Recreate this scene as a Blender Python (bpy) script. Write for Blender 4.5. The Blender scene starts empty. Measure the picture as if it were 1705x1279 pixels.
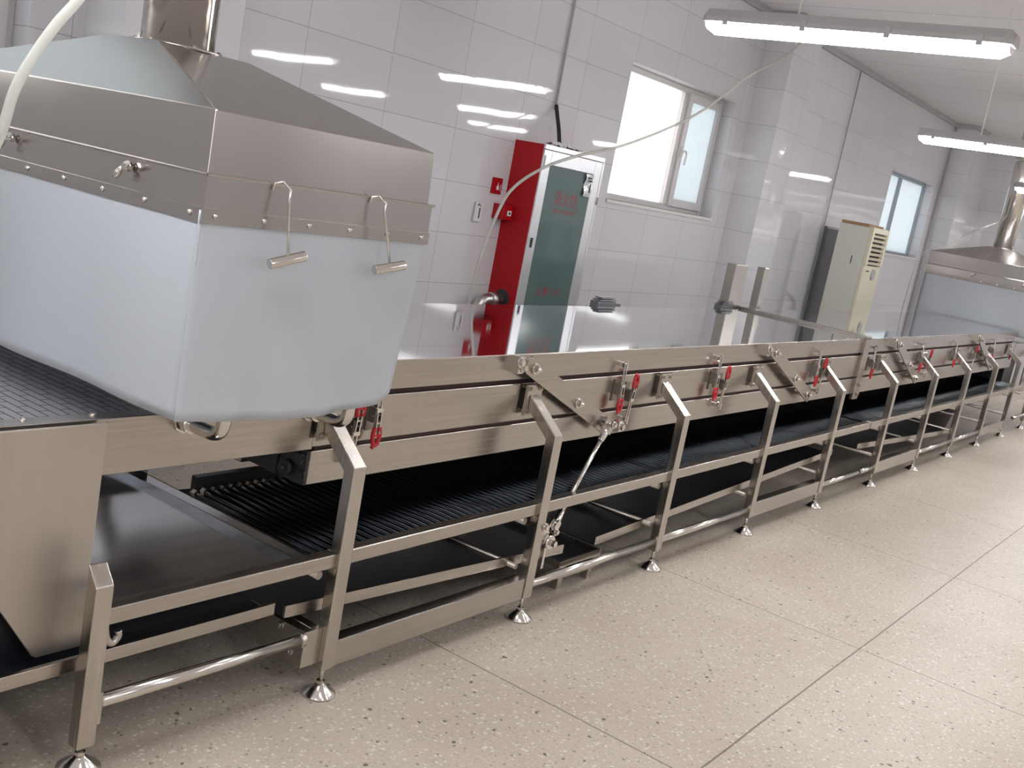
import bpy, bmesh, math, random
from mathutils import Vector, Matrix
random.seed(7)
PI = math.pi
SC = bpy.context.scene
COL = SC.collection

# ------------------------------------------------------------------ camera
def set_camera():
    f, yaw, pitch, roll = 1787.67, math.radians(55.4447), math.radians(10.6798), math.radians(-10.808)
    fw = Vector((math.sin(yaw)*math.cos(pitch), math.cos(yaw)*math.cos(pitch), -math.sin(pitch)))
    rt = Vector((math.cos(yaw), -math.sin(yaw), 0))
    dn = fw.cross(rt)
    r2 = rt*math.cos(roll) + dn*math.sin(roll)
    d2 = -rt*math.sin(roll) + dn*math.cos(roll)
    cam = bpy.data.cameras.new('camera')
    cam.sensor_fit = 'HORIZONTAL'; cam.sensor_width = 36.0
    cam.lens = f/1705*36
    cam.clip_start = 0.05; cam.clip_end = 100
    o = bpy.data.objects.new('camera', cam); COL.objects.link(o)
    m = Matrix((r2, -d2, -fw)).transposed().to_4x4()
    m.translation = Vector((0, 0, 1.55))
    o.matrix_world = m
    SC.camera = o
set_camera()

# ------------------------------------------------------------------ world, exposure
LAMP_STRENGTH = 58.0
SKY_STRENGTH = 7.5
w = bpy.data.worlds.new('sky'); SC.world = w; w.use_nodes = True
bg = w.node_tree.nodes['Background']
bg.inputs[0].default_value = (0.93, 0.97, 1.0, 1); bg.inputs[1].default_value = SKY_STRENGTH
SC.view_settings.view_transform = 'Standard'; SC.view_settings.look = 'None'
SC.view_settings.gamma = 1.0; SC.view_settings.use_curve_mapping = False
SC.view_settings.exposure = 0.0

# ------------------------------------------------------------------ materials
class NT:
    def __init__(s, name):
        s.m = bpy.data.materials.new(name); s.m.use_nodes = True
        s.t = s.m.node_tree; s.b = s.t.nodes['Principled BSDF']
        s.out = s.t.nodes['Material Output']
    def n(s, typ, **kw):
        nd = s.t.nodes.new(typ)
        for k, v in kw.items(): setattr(nd, k, v)
        return nd
    def l(s, a, b): s.t.links.new(a, b)
    def set(s, **kw):
        for k, v in kw.items():
            k = {'color': 'Base Color', 'metal': 'Metallic', 'rough': 'Roughness', 'trans': 'Transmission Weight', 'coat': 'Coat Weight', 'spec': 'Specular IOR Level', 'emis': 'Emission Strength', 'ecol': 'Emission Color', 'alpha': 'Alpha'}[k]
            if isinstance(v, tuple): v = (*v, 1)
            s.b.inputs[k].default_value = v
        return s
    def math(s, op, a, b=None, c=None):
        nd = s.n('ShaderNodeMath', operation=op)
        for i, v in enumerate((a, b, c)):
            if v is None: continue
            if hasattr(v, 'links') or hasattr(v, 'is_linked'): s.l(v, nd.inputs[i])
            else: nd.inputs[i].default_value = v
        return nd.outputs[0]
    def mix(s, fac, a, b):
        nd = s.n('ShaderNodeMix', data_type='RGBA')
        for i, v in ((0, fac), (6, a), (7, b)):
            if hasattr(v, 'is_linked'): s.l(v, nd.inputs[i])
            elif isinstance(v, tuple): nd.inputs[i].default_value = (*v, 1)
            else: nd.inputs[i].default_value = v
        return nd.outputs[2]
    def noise(s, scale, vec=None, detail=2.0, rough=0.5):
        nd = s.n('ShaderNodeTexNoise'); nd.inputs['Scale'].default_value = scale
        nd.inputs['Detail'].default_value = detail; nd.inputs['Roughness'].default_value = rough
        if vec is not None: s.l(vec, nd.inputs['Vector'])
        return nd.outputs['Fac']
    def coord(s, scale=(1, 1, 1), loc=(0, 0, 0)):
        tc = s.n('ShaderNodeTexCoord'); mp = s.n('ShaderNodeMapping')
        mp.inputs['Scale'].default_value = scale; mp.inputs['Location'].default_value = loc
        s.l(tc.outputs['Object'], mp.inputs['Vector']); return mp.outputs[0]
    def bump(s, h, strength, dist=0.01):
        nd = s.n('ShaderNodeBump'); nd.inputs['Strength'].default_value = strength
        nd.inputs['Distance'].default_value = dist
        s.l(h, nd.inputs['Height']); s.l(nd.outputs[0], s.b.inputs['Normal'])
    def ramp(s, v, p0, p1, c0=(0, 0, 0), c1=(1, 1, 1)):
        r = s.n('ShaderNodeValToRGB'); r.color_ramp.elements[0].position = p0; r.color_ramp.elements[1].position = p1
        r.color_ramp.elements[0].color = (*c0, 1); r.color_ramp.elements[1].color = (*c1, 1)
        s.l(v, r.inputs[0]); return r.outputs[0]

def plain(name, color, rough=0.5, metal=0.0, **kw):
    return NT(name).set(color=color, rough=rough, metal=metal, **kw).m

def brushed(name, color, r0, r1, scale, bumps=0.05, mottle=0.10):
    m = NT(name).set(metal=1.0)
    v = m.coord(scale); g = m.noise(1.0, v, 3.0, 0.6)
    v2 = m.coord((1, 1, 1)); b = m.noise(2.6, v2, 3.0)
    rr = m.n('ShaderNodeMapRange'); rr.inputs[3].default_value = r0; rr.inputs[4].default_value = r1
    m.l(g, rr.inputs[0]); m.l(rr.outputs[0], m.b.inputs['Roughness'])
    dark = tuple(c*(1-mottle) for c in color)
    c0 = m.mix(b, dark, color)
    m.l(m.mix(m.ramp(g, 0.35, 0.65), tuple(c*(1-mottle*1.1) for c in color), c0), m.b.inputs['Base Color'])
    m.bump(m.math('ADD', m.math('MULTIPLY', g, 0.5), m.math('MULTIPLY', b, 2.0)), bumps, 0.004)
    return m.m

M = {}
M['steel_panel'] = brushed('brushed_steel_panel', (0.53, 0.49, 0.45), 0.17, 0.32, (1.5, 90, 90), 0.03, 0.16)
M['steel_post'] = brushed('brushed_steel_post', (0.57, 0.53, 0.485), 0.20, 0.32, (50, 50, 1.5), 0.0, 0.12)
M['steel_matte'] = brushed('matte_steel_apron', (0.55, 0.50, 0.45), 0.42, 0.52, (40, 40, 1.2), 0.01, 0.08)
M['steel_hood'] = brushed('satin_steel_hood', (0.52, 0.49, 0.47), 0.17, 0.26, (3, 3, 0.5), 0.05, 0.10)
M['steel_lid'] = brushed('polished_steel_lid', (0.66, 0.66, 0.68), 0.03, 0.07, (1.5, 6, 6), 0.010, 0.04)
M['steel_tray'] = brushed('smooth_steel_tray', (0.60, 0.62, 0.65), 0.12, 0.20, (2, 20, 20), 0.04)
M['chrome'] = plain('polished_fittings', (0.68, 0.655, 0.62), 0.19, 1.0)
M['fitting'] = plain('dull_steel_fittings', (0.50, 0.47, 0.43), 0.28, 1.0)
M['dark_steel'] = plain('dark_steel_plate', (0.27, 0.25, 0.23), 0.34, 1.0)
M['gasket'] = plain('dark_red_gasket', (0.035, 0.014, 0.012), 0.7)
M['dark_slat'] = plain('dark_slat', (0.017, 0.021, 0.026), 0.22, 0.8)
M['dark_chain'] = plain('dark_chain', (0.02, 0.021, 0.022), 0.45)
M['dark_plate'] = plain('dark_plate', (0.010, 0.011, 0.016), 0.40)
M['grip_red'] = plain('red_vinyl_grip', (0.45, 0.012, 0.022), 0.4)
M['rubber'] = plain('black_rubber', (0.015, 0.015, 0.016), 0.6)
M['white_plastic'] = plain('white_plastic', (0.72, 0.72, 0.70), 0.35)
M['housing'] = plain('grey_lamp_housing', (0.42, 0.41, 0.42), 0.45)
M['endcap'] = plain('clear_lamp_end', (0.75, 0.75, 0.75), 0.25, trans=0.4)
M['red_paint'] = plain('red_cabinet_paint', (0.40, 0.004, 0.010), 0.38, spec=0.3)
M['red_text'] = plain('red_lettering', (0.30, 0.012, 0.025), 0.5)
M['alu'] = plain('aluminium_frame', (0.72, 0.73, 0.75), 0.30, 0.6)
M['upvc'] = plain('window_frame_white', (0.62, 0.60, 0.60), 0.35)
M['ac_side'] = plain('air_conditioner_side', (0.66, 0.66, 0.60), 0.45)
M['ac_front'] = plain('air_conditioner_front', (0.70, 0.66, 0.50), 0.40)
M['cardboard'] = plain('brown_cardboard', (0.38, 0.22, 0.12), 0.8)
M['trim'] = plain('grey_cornice', (0.42, 0.42, 0.43), 0.5)
M['dark_grey'] = plain('dark_grey_plastic', (0.12, 0.125, 0.135), 0.4)
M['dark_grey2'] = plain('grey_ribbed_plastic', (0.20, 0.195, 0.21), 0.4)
M['slider'] = plain('blue_grey_window_frame', (0.33, 0.38, 0.42), 0.35)
M['dark_purple'] = plain('dark_plastic', (0.05, 0.035, 0.045), 0.35)
M['black_text'] = plain('dark_print', (0.03, 0.03, 0.035), 0.6)
M['white_paint'] = plain('white_sign', (0.75, 0.74, 0.74), 0.4)
M['pipe'] = plain('galvanised_pipe', (0.50, 0.50, 0.48), 0.35, 1.0)
M['wrap'] = plain('clear_wrapping', (0.75, 0.75, 0.76), 0.18)

def lamp_mat():
    m = NT('lit_lamp_diffuser'); m.set(color=(0.9, 0.9, 0.9), rough=0.4, ecol=(0.985, 0.985, 1.0), emis=LAMP_STRENGTH); return m.m
M['lamp'] = lamp_mat()

def curtain_mat():
    m = NT('milky_curtain_sheet'); m.set(color=(0.63, 0.665, 0.71), rough=0.15)
    tr = m.n('ShaderNodeBsdfTranslucent'); tr.inputs[0].default_value = (0.78, 0.82, 0.87, 1)
    ad = m.n('ShaderNodeMixShader'); ad.inputs[0].default_value = 0.35
    m.l(m.b.outputs[0], ad.inputs[1]); m.l(tr.outputs[0], ad.inputs[2])
    m.l(ad.outputs[0], m.out.inputs[0]); return m.m
M['curtain'] = curtain_mat()

def hose_mat():
    m = NT('milky_hose'); m.set(color=(0.60, 0.61, 0.58), rough=0.2)
    tr = m.n('ShaderNodeBsdfTranslucent'); tr.inputs[0].default_value = (0.8, 0.8, 0.74, 1)
    tp = m.n('ShaderNodeBsdfTransparent'); tp.inputs[0].default_value = (0.95, 0.95, 0.93, 1)
    a = m.n('ShaderNodeMixShader'); a.inputs[0].default_value = 0.35
    b = m.n('ShaderNodeMixShader'); b.inputs[0].default_value = 0.28
    m.l(m.b.outputs[0], a.inputs[1]); m.l(tr.outputs[0], a.inputs[2])
    m.l(a.outputs[0], b.inputs[1]); m.l(tp.outputs[0], b.inputs[2]); m.l(b.outputs[0], m.out.inputs[0]); return m.m
M['hose'] = hose_mat()

def pane_mat(name, col):
    m = NT(name); m.set(color=(0.60, 0.64, 0.66), rough=0.25)
    tr = m.n('ShaderNodeBsdfTranslucent'); tr.inputs[0].default_value = (*col, 1)
    a = m.n('ShaderNodeMixShader'); a.inputs[0].default_value = 0.85
    m.l(m.b.outputs[0], a.inputs[1]); m.l(tr.outputs[0], a.inputs[2]); m.l(a.outputs[0], m.out.inputs[0]); return m.m
M['pane'] = pane_mat('frosted_pane', (0.72, 0.70, 0.68))
M['pane_dim_day'] = pane_mat('frosted_pane_dim_daylight', (0.385, 0.40, 0.405))  # darker bluish tint stands in for dimmer daylight outside these panes

def cab_glass():
    m = NT('green_cabinet_glass'); m.set(color=(0.10, 0.16, 0.155), rough=0.12, spec=0.6); return m.m
M['cab_glass'] = cab_glass()

def line_mask(m, coordinate, period, phase, width):
    # 1 on a joint line, 0 elsewhere
    t = m.math('DIVIDE', m.math('SUBTRACT', coordinate, phase), period)
    fr = m.math('FRACT', t)
    d = m.math('MINIMUM', fr, m.math('SUBTRACT', 1.0, fr))
    return m.math('LESS_THAN', d, width/period/2)

def tile_mat():
    m = NT('white_glazed_wall_tile')
    tc = m.n('ShaderNodeTexCoord'); sp = m.n('ShaderNodeSeparateXYZ'); m.l(tc.outputs['Object'], sp.inputs[0])
    gx = line_mask(m, sp.outputs[0], 0.6, 0.06, 0.0035)
    gz = line_mask(m, sp.outputs[2], 0.3, 0.267, 0.0035)
    ge = m.n('ShaderNodeNewGeometry'); sn = m.n('ShaderNodeSeparateXYZ'); m.l(ge.outputs['Normal'], sn.inputs[0])
    yes = m.math('GREATER_THAN', m.math('ABSOLUTE', sn.outputs[1]), 0.5)
    g = m.math('MAXIMUM', m.math('MULTIPLY', gx, yes), gz)
    # faint tone per tile
    ix = m.math('FLOOR', m.math('DIVIDE', m.math('SUBTRACT', sp.outputs[0], 0.06), 0.6))
    iz = m.math('FLOOR', m.math('DIVIDE', m.math('SUBTRACT', sp.outputs[2], 0.267), 0.3))
    cb = m.n('ShaderNodeCombineXYZ'); m.l(ix, cb.inputs[0]); m.l(iz, cb.inputs[1])
    wn = m.n('ShaderNodeTexWhiteNoise'); m.l(cb.outputs[0], wn.inputs['Vector'])
    base = m.mix(wn.outputs['Value'], (0.655, 0.65, 0.675), (0.69, 0.685, 0.71))
    m.l(m.mix(g, base, (0.36, 0.35, 0.345)), m.b.inputs['Base Color'])
    rg = m.n('ShaderNodeMapRange'); rg.inputs[3].default_value = 0.03; rg.inputs[4].default_value = 0.6
    m.l(g, rg.inputs[0]); m.l(rg.outputs[0], m.b.inputs['Roughness'])
    nz = m.noise(3.0, None, 1.0); 
    v = m.n('ShaderNodeTexNoise'); v.inputs['Scale'].default_value = 5.0; v.inputs['Detail'].default_value = 0
    m.l(tc.outputs['Object'], v.inputs['Vector'])
    tilt = m.math('MULTIPLY', v.outputs['Fac'], 0.5)
    m.bump(tilt, 0.06, 0.01)
    return m.m
M['tile'] = tile_mat()

def floor_mat():
    m = NT('beige_terrazzo_floor')
    tc = m.n('ShaderNodeTexCoord'); sp = m.n('ShaderNodeSeparateXYZ'); m.l(tc.outputs['Object'], sp.inputs[0])
    ob = tc.outputs['Object']
    big = m.noise(1.6, ob, 4.0); fine = m.noise(85.0, ob, 4.0, 0.7)
    base = m.mix(m.ramp(big, 0.3, 0.7), (0.47, 0.40, 0.325), (0.555, 0.49, 0.41))
    base = m.mix(m.math('MULTIPLY', m.ramp(fine, 0.42, 0.62), 0.35), base, (0.64, 0.585, 0.505))
    # chips of aggregate
    def chips(scale, thr, col, src, density):
        vo = m.n('ShaderNodeTexVoronoi'); vo.inputs['Scale'].default_value = scale; m.l(ob, vo.inputs['Vector'])
        sx = m.n('ShaderNodeSeparateColor'); m.l(vo.outputs['Color'], sx.inputs[0])
        sel = m.math('LESS_THAN', sx.outputs[0], density)
        size = m.math('MULTIPLY', sx.outputs[1], thr)
        wob = m.math('ADD', vo.outputs['Distance'], m.math('MULTIPLY', m.math('SUBTRACT', fine, 0.5), 1.1))
        return m.mix(m.math('MULTIPLY', m.math('MULTIPLY', m.math('LESS_THAN', wob, size), sel), 0.75), src, col)
    base = chips(120, 0.60, (0.42, 0.36, 0.30), base, 0.40)
    base = chips(70, 0.42, (0.24, 0.19, 0.15), base, 0.16)
    base = chips(46, 0.36, (0.05, 0.04, 0.03), base, 0.10)
    base = chips(85, 0.55, (0.72, 0.68, 0.62), base, 0.35)
    wb = m.noise(1.2, ob, 2.0)
    wx = m.math('ADD', sp.outputs[0], m.math('MULTIPLY', m.math('SUBTRACT', wb, 0.5), 0.012))
    wy = m.math('ADD', sp.outputs[1], m.math('MULTIPLY', m.math('SUBTRACT', wb, 0.5), 0.012))
    g = m.math('MAXIMUM', line_mask(m, wx, 1.494, 2.715, 0.006), line_mask(m, wy, 1.5, 1.015, 0.007))
    m.l(m.mix(m.math('MULTIPLY', g, 0.75), base, (0.13, 0.10, 0.075)), m.b.inputs['Base Color'])
    m.b.inputs['Roughness'].default_value = 0.34
    m.b.inputs['Specular IOR Level'].default_value = 0.14
    m.bump(fine, 0.06, 0.003)
    return m.m
M['floor'] = floor_mat()

def ceiling_mat():
    m = NT('white_ceiling_panel')
    tc = m.n('ShaderNodeTexCoord'); sp = m.n('ShaderNodeSeparateXYZ'); m.l(tc.outputs['Object'], sp.inputs[0])
    g = line_mask(m, sp.outputs[0], 1.15, 0.30, 0.012)
    m.l(m.mix(g, (0.80, 0.79, 0.81), (0.45, 0.45, 0.47)), m.b.inputs['Base Color'])
    m.b.inputs['Roughness'].default_value = 0.45
    return m.m
M['ceiling'] = ceiling_mat()

def belt_mat():
    m = NT('slotted_steel_belt').set(metal=1.0, rough=0.34)
    tc = m.n('ShaderNodeTexCoord')
    mp = m.n('ShaderNodeMapping'); mp.inputs['Rotation'].default_value = (0, 0, PI/2)
    m.l(tc.outputs['Object'], mp.inputs[0])
    br = m.n('ShaderNodeTexBrick'); br.offset = 0.5
    br.inputs['Scale'].default_value = 1.0; br.inputs['Mortar Size'].default_value = 0.0022
    br.inputs['Brick Width'].default_value = 0.085; br.inputs['Row Height'].default_value = 0.026
    br.inputs['Color1'].default_value = (0.55, 0.53, 0.55, 1); br.inputs['Color2'].default_value = (0.50, 0.485, 0.51, 1)
    br.inputs['Mortar'].default_value = (0.07, 0.065, 0.07, 1)
    m.l(mp.outputs[0], br.inputs['Vector']); m.l(br.outputs['Color'], m.b.inputs['Base Color'])
    m.bump(m.math('SUBTRACT', 1.0, br.outputs['Fac']), 0.4, 0.003)
    return m.m
M['belt'] = belt_mat()

# ------------------------------------------------------------------ mesh helpers
def lift(x, z): return z + 0.005*(x-2.2)*max(0.0, min(z/0.4, 1.0))

class MB:
    def __init__(s): s.v = []; s.f = []; s.mi = []; s.cur = 0; s.sm = []; s.smooth = False
    def add(s, vs, fs):
        b = len(s.v); s.v += [tuple(v) for v in vs]
        for f in fs: s.f.append([b+i for i in f]); s.mi.append(s.cur); s.sm.append(s.smooth)
        return s
    def box(s, x0, x1, y0, y1, z0, z1):
        vs = [(x, y, z) for x in (x0, x1) for y in (y0, y1) for z in (z0, z1)]
        return s.add(vs, [(0, 1, 3, 2), (4, 6, 7, 5), (0, 4, 5, 1), (2, 3, 7, 6), (0, 2, 6, 4), (1, 5, 7, 3)])
    def bar(s, p0, p1, w, h, up=(0, 0, 1)):
        p0 = Vector(p0); p1 = Vector(p1); d = (p1-p0).normalized(); up = Vector(up)
        a = d.cross(up).normalized()*w/2; b = a.cross(d).normalized()*h/2
        vs = [p+sa*a+sb*b for p in (p0, p1) for sa, sb in ((-1, -1), (1, -1), (1, 1), (-1, 1))]
        return s.add(vs, [(3, 2, 1, 0), (4, 5, 6, 7), (0, 1, 5, 4), (1, 2, 6, 5), (2, 3, 7, 6), (3, 0, 4, 7)])
    def prism(s, pts, axis, a0, a1):
        n = len(pts)
        def mk(p, a):
            return {'x': (a, p[0], p[1]), 'y': (p[0], a, p[1]), 'z': (p[0], p[1], a)}[axis]
        vs = [mk(p, a0) for p in pts]+[mk(p, a1) for p in pts]
        fs = [tuple(range(n))[::-1], tuple(range(n, 2*n))]
        fs += [(i, (i+1) % n, n+(i+1) % n, n+i) for i in range(n)]
        return s.add(vs, fs)
    def tube(s, path, r, seg=12, caps=True):
        P = [Vector(p) for p in path]; n = len(P); rr = r if isinstance(r, (list, tuple)) else [r]*n
        t0 = (P[1]-P[0]).normalized(); a = t0.orthogonal().normalized(); rings = []
        for i in range(n):
            t = (P[min(i+1, n-1)]-P[max(i-1, 0)]).normalized()
            a = (a-t*a.dot(t)).normalized(); b = t.cross(a)
            rings.append([P[i]+rr[i]*(math.cos(2*PI*k/seg)*a+math.sin(2*PI*k/seg)*b) for k in range(seg)])
        vs = [v for R in rings for v in R]; old = s.smooth; s.smooth = seg > 6
        fs = [(i*seg+k, i*seg+(k+1) % seg, (i+1)*seg+(k+1) % seg, (i+1)*seg+k) for i in range(n-1) for k in range(seg)]
        b0 = len(s.v); s.add(vs, fs); s.smooth = False
        if caps:
            s.f.append([b0+k for k in range(seg)][::-1]); s.mi.append(s.cur); s.sm.append(False)
            s.f.append([b0+(n-1)*seg+k for k in range(seg)]); s.mi.append(s.cur); s.sm.append(False)
        s.smooth = old
        return s
    def cyl(s, p0, p1, r, seg=14, r1=None): return s.tube([p0, p1], [r, r if r1 is None else r1], seg)
    def bolt(s, p, d, r=0.010, h=0.008):
        p = Vector(p); d = Vector(d).normalized()
        s.tube([p, p+d*h*0.35], r*1.45, 12); s.tube([p+d*h*0.35, p+d*h], r, 6); return s
    def grid(s, fn, nu, nv):
        vs = [fn(i/nu, j/nv) for j in range(nv+1) for i in range(nu+1)]
        fs = [(j*(nu+1)+i, j*(nu+1)+i+1, (j+1)*(nu+1)+i+1, (j+1)*(nu+1)+i) for j in range(nv) for i in range(nu)]
        old = s.smooth; s.smooth = True; s.add(vs, fs); s.smooth = old; return s
    def build(s, name, mat, parent=None, bevel=0.0, lifted=False, origin=None, thick=0.0):
        root = parent
        if root is not None:
            org = Vector(root['_org'])
        elif origin is not None: org = Vector(origin)
        else:
            xs = [v[0] for v in s.v]; ys = [v[1] for v in s.v]; zs = [v[2] for v in s.v]
            org = Vector(((min(xs)+max(xs))/2, (min(ys)+max(ys))/2, min(zs)))
        vs = [(v[0], v[1], lift(v[0], v[2])) if lifted else v for v in s.v]
        me = bpy.data.meshes.new(name)
        me.from_pydata([tuple(Vector(v)-org) for v in vs], [], s.f)
        for mm in (mat if isinstance(mat, (list, tuple)) else [mat]): me.materials.append(mm)
        for i, p in enumerate(me.polygons): p.material_index = s.mi[i]; p.use_smooth = s.sm[i]
        bm = bmesh.new(); bm.from_mesh(me)
        bmesh.ops.recalc_face_normals(bm, faces=bm.faces)
        if bevel > 0:
            ed = [e for e in bm.edges if len(e.link_faces) == 2 and e.calc_face_angle(0) > 0.5]
            bmesh.ops.bevel(bm, geom=ed, offset=bevel, segments=2, profile=0.5, affect='EDGES', clamp_overlap=True)
        if thick > 0:
            bmesh.ops.solidify(bm, geom=bm.faces[:], thickness=thick)
        bm.to_mesh(me); bm.free()
        o = bpy.data.objects.new(name, me); COL.objects.link(o)
        o['_org'] = tuple(org)
        if parent is not None: o.parent = parent
        else: o.location = org
        return o

def thing(name, loc, label, cat, group=None):
    o = bpy.data.objects.new(name, None); COL.objects.link(o); o.location = loc; o.empty_display_size = 0.1
    o['_org'] = tuple(loc); o['label'] = label; o['category'] = cat
    if group: o['group'] = group
    return o
def tag(o, label, cat, group=None):
    o['label'] = label; o['category'] = cat
    if group: o['group'] = group
    return o
def struct(o): o['kind'] = 'structure'; return o
def part(name, mat, parent, fn, **kw):
    mb = MB(); fn(mb); return mb.build(name, mat, parent, **kw)
def copy_tree(o, parent=None):
    c = o.copy(); COL.objects.link(c)
    if parent is not None: c.parent = parent
    for ch in list(o.children): copy_tree(ch, c)
    return c
def move_copy(root, dx=0, dy=0, dz=0, label=None, group=None):
    c = copy_tree(root); c.location = root.location+Vector((dx, dy, dz))
    if label: c['label'] = label
    if group: c['group'] = group
    return c

def spline(pts, n=8):
    P = [Vector(p) for p in pts]; P = [P[0]*2-P[1]]+P+[P[-1]*2-P[-2]]; out = []
    for i in range(1, len(P)-2):
        for k in range(n):
            t = k/n; a, b, c, d = P[i-1], P[i], P[i+1], P[i+2]
            out.append(0.5*((2*b)+(c-a)*t+(2*a-5*b+4*c-d)*t*t+(3*b-a-3*c+d)*t**3))
    out.append(P[-2]); return out

def text_into(mb, body, origin, ux, uz, width, height, push):
    # lettering laid on a plane: origin = lower-left corner, ux / uz = directions
    cu = bpy.data.curves.new('lettering', 'FONT'); cu.body = body; cu.size = 1.0; cu.resolution_u = 3
    ob = bpy.data.objects.new('lettering', cu); COL.objects.link(ob)
    bpy.context.view_layer.update()
    me = bpy.data.meshes.new_from_object(ob.evaluated_get(bpy.context.evaluated_depsgraph_get()))
    if len(me.vertices):
        xs = [v.co.x for v in me.vertices]; ys = [v.co.y for v in me.vertices]
        sx = width/max(max(xs)-min(xs), 1e-6); sy = height/max(max(ys)-min(ys), 1e-6)
        o = Vector(origin); U = Vector(ux); V = Vector(uz); N = U.cross(V)
        vs = [o+U*((v.co.x-min(xs))*sx)+V*((v.co.y-min(ys))*sy)+N*push for v in me.vertices]
        mb.add(vs, [tuple(p.vertices) for p in me.polygons])
    bpy.data.objects.remove(ob); bpy.data.meshes.remove(me); bpy.data.curves.remove(cu)

# ------------------------------------------------------------------ room shell
X0, X1, YF, YB, CH = -4.0, 17.0, -6.2, 4.07, 3.29
part_floor = MB().box(X0-0.2, X1+0.2, YF-0.2, YB+0.3, -0.1, 0.0).build('floor', M['floor'], origin=(0, 0, 0)); struct(part_floor)
struct(MB().box(X0-0.2, X1+0.2, YF-0.2, YB+0.3, CH, CH+0.1).build('ceiling', M['ceiling'], origin=(0, 0, 0)))
WIN = [(0.55, 2.285, 1.53, 3.20), (6.63, 8.34, 1.53, 2.488), (12.70, 14.49, 1.51, 2.45)]
def back_wall(mb):
    xs = X0-0.2
    for (a, b, c, d) in WIN:
        mb.box(xs, a, YB, YB+0.22, 0, CH)
        mb.box(a, b, YB, YB+0.22, 0, c); mb.box(a, b, YB, YB+0.22, d, CH); xs = b
    mb.box(xs, X1+0.2, YB, YB+0.22, 0, CH)
    for px in (2.51, 8.63, 14.75, -3.6):
        mb.box(px, px+0.55, YB-0.27, YB+0.01, 0, CH)
mb = MB(); back_wall(mb); struct(mb.build('wall_back', M['tile'], origin=(0, 0, 0)))
struct(MB().box(X1, X1+0.2, YF, YB+0.22, 0, CH).build('wall_end', M['tile'], origin=(0, 0, 0)))
def left_wall(mb):
    mb.box(X0-0.2, X0, YF, 0.6, 0, CH); mb.box(X0-0.2, X0, 3.4, YB, 0, CH); mb.box(X0-0.2, X0, 0.6, 3.4, 0, 1.0); mb.box(X0-0.2, X0, 0.6, 3.4, 2.7, CH)
mb = MB(); left_wall(mb); struct(mb.build('wall_left', M['tile'], origin=(0, 0, 0)))
struct(MB().box(X0-0.2, X1+0.2, YF-0.2, YF, 0, CH).build('wall_front', M['tile'], origin=(0, 0, 0)))
def cornice(mb):
    z0, z1, t = CH-0.055, CH-0.002, 0.035
    xs = X0
    for px in (-3.6, 2.51, 8.63, 14.75):
        mb.box(xs, px, YB-t, YB, z0, z1)
        mb.box(px-t, px, YB-0.27-t, YB-t, z0, z1); mb.box(px, px+0.55, YB-0.27-t, YB-0.27, z0, z1)
        mb.box(px+0.55, px+0.55+t, YB-0.27-t, YB-t, z0, z1)
        xs = px+0.55+t
    mb.box(xs, X1, YB-t, YB, z0, z1)
    mb.box(X1-t, X1, YF, YB-t, z0, z1)
mb = MB(); cornice(mb); struct(mb.build('trim_1', M['trim']))

def window(n, a, b, c, d, split, slider=False):
    yf = YB+0.11
    root = thing('window_%d' % n, ((a+b)/2, yf, c), '', ''); del root['label']; del root['category']; struct(root)
    e = 0.045 if not slider else 0.028; FM = M['slider'] if slider else M['upvc']
    def fr(mb):
        mb.box(a, a+e, yf, yf+0.06, c, d); mb.box(b-e, b, yf, yf+0.06, c, d)
        mb.box(a+e, b-e, yf, yf+0.06, d-e, d); mb.box(a+e, b-e, yf, yf+0.06, c, c+e)
        mb.box(split-0.035, split+0.035, yf, yf+0.06, c+e, d-e)
    part('window_frame', FM, root, fr, bevel=0.004)
    part('pane', M['pane'] if n != 2 else M['pane_dim_day'], root, lambda mb: mb.box(a+e, split-0.035, yf+0.03, yf+0.036, c+e, d-e))
    part('window_sill', M['white_plastic'], root, lambda mb: mb.box(a, b, YB-0.012, yf+0.0, c-0.022, c))
    if slider:
        part('pane', M['pane_dim_day'], root, lambda mb: mb.box(split+0.035, b-e, yf+0.03, yf+0.036, c+e, d-e)); return
    s0, s1, s2, s3 = split+0.03, b-e+0.012, c+e-0.012, d-e+0.012
    k = 0.062
    def sash(mb):
        y0, y1 = yf-0.018, yf+0.028
        mb.box(s0, s0+k, y0, y1, s2, s3); mb.box(s1-k, s1, y0, y1, s2, s3)
        mb.box(s0+k, s1-k, y0, y1, s3-k, s3); mb.box(s0+k, s1-k, y0, y1, s2, s2+k)
    sh = part('sash', M['upvc'], root, sash, bevel=0.004)
    part('pane', M['pane_dim_day'], sh, lambda mb: mb.box(s0+k, s1-k, yf+0.004, yf+0.010, s2+k, s3-k))
    def hd(mb):
        zc = (c+d)/2-0.01; x = s0+k/2
        mb.box(x-0.014, x+0.014, yf-0.030, yf-0.018, zc-0.04, zc+0.04)
        mb.tube(spline([(x, yf-0.03, zc), (x, yf-0.055, zc+0.005), (x+0.012, yf-0.06, zc-0.02), (x+0.012, yf-0.058, zc-0.10)], 5), 0.008, 8)
    part('handle', M['upvc'], sh, hd)
def side_window():
    root = thing('window_4', (X0-0.1, 2.0, 1.0), '', ''); del root['label']; del root['category']; struct(root)
    def fr(mb):
        for y in (0.6, 1.975, 3.35): mb.box(X0-0.12, X0-0.06, y, y+0.05, 1.0, 2.7)
        mb.box(X0-0.12, X0-0.06, 0.65, 3.35, 1.0, 1.05); mb.box(X0-0.12, X0-0.06, 0.65, 3.35, 2.65, 2.7)
    part('window_frame', M['upvc'], root, fr)
    for a, b in ((0.65, 1.975), (2.025, 3.35)): part('pane', M['pane'], root, lambda mb: mb.box(X0-0.093, X0-0.087, a, b, 1.05, 2.65))
side_window()
window(1, *WIN[1], 7.70); window(2, *WIN[2], 13.46, True); window(3, *WIN[0], 1.45)

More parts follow.
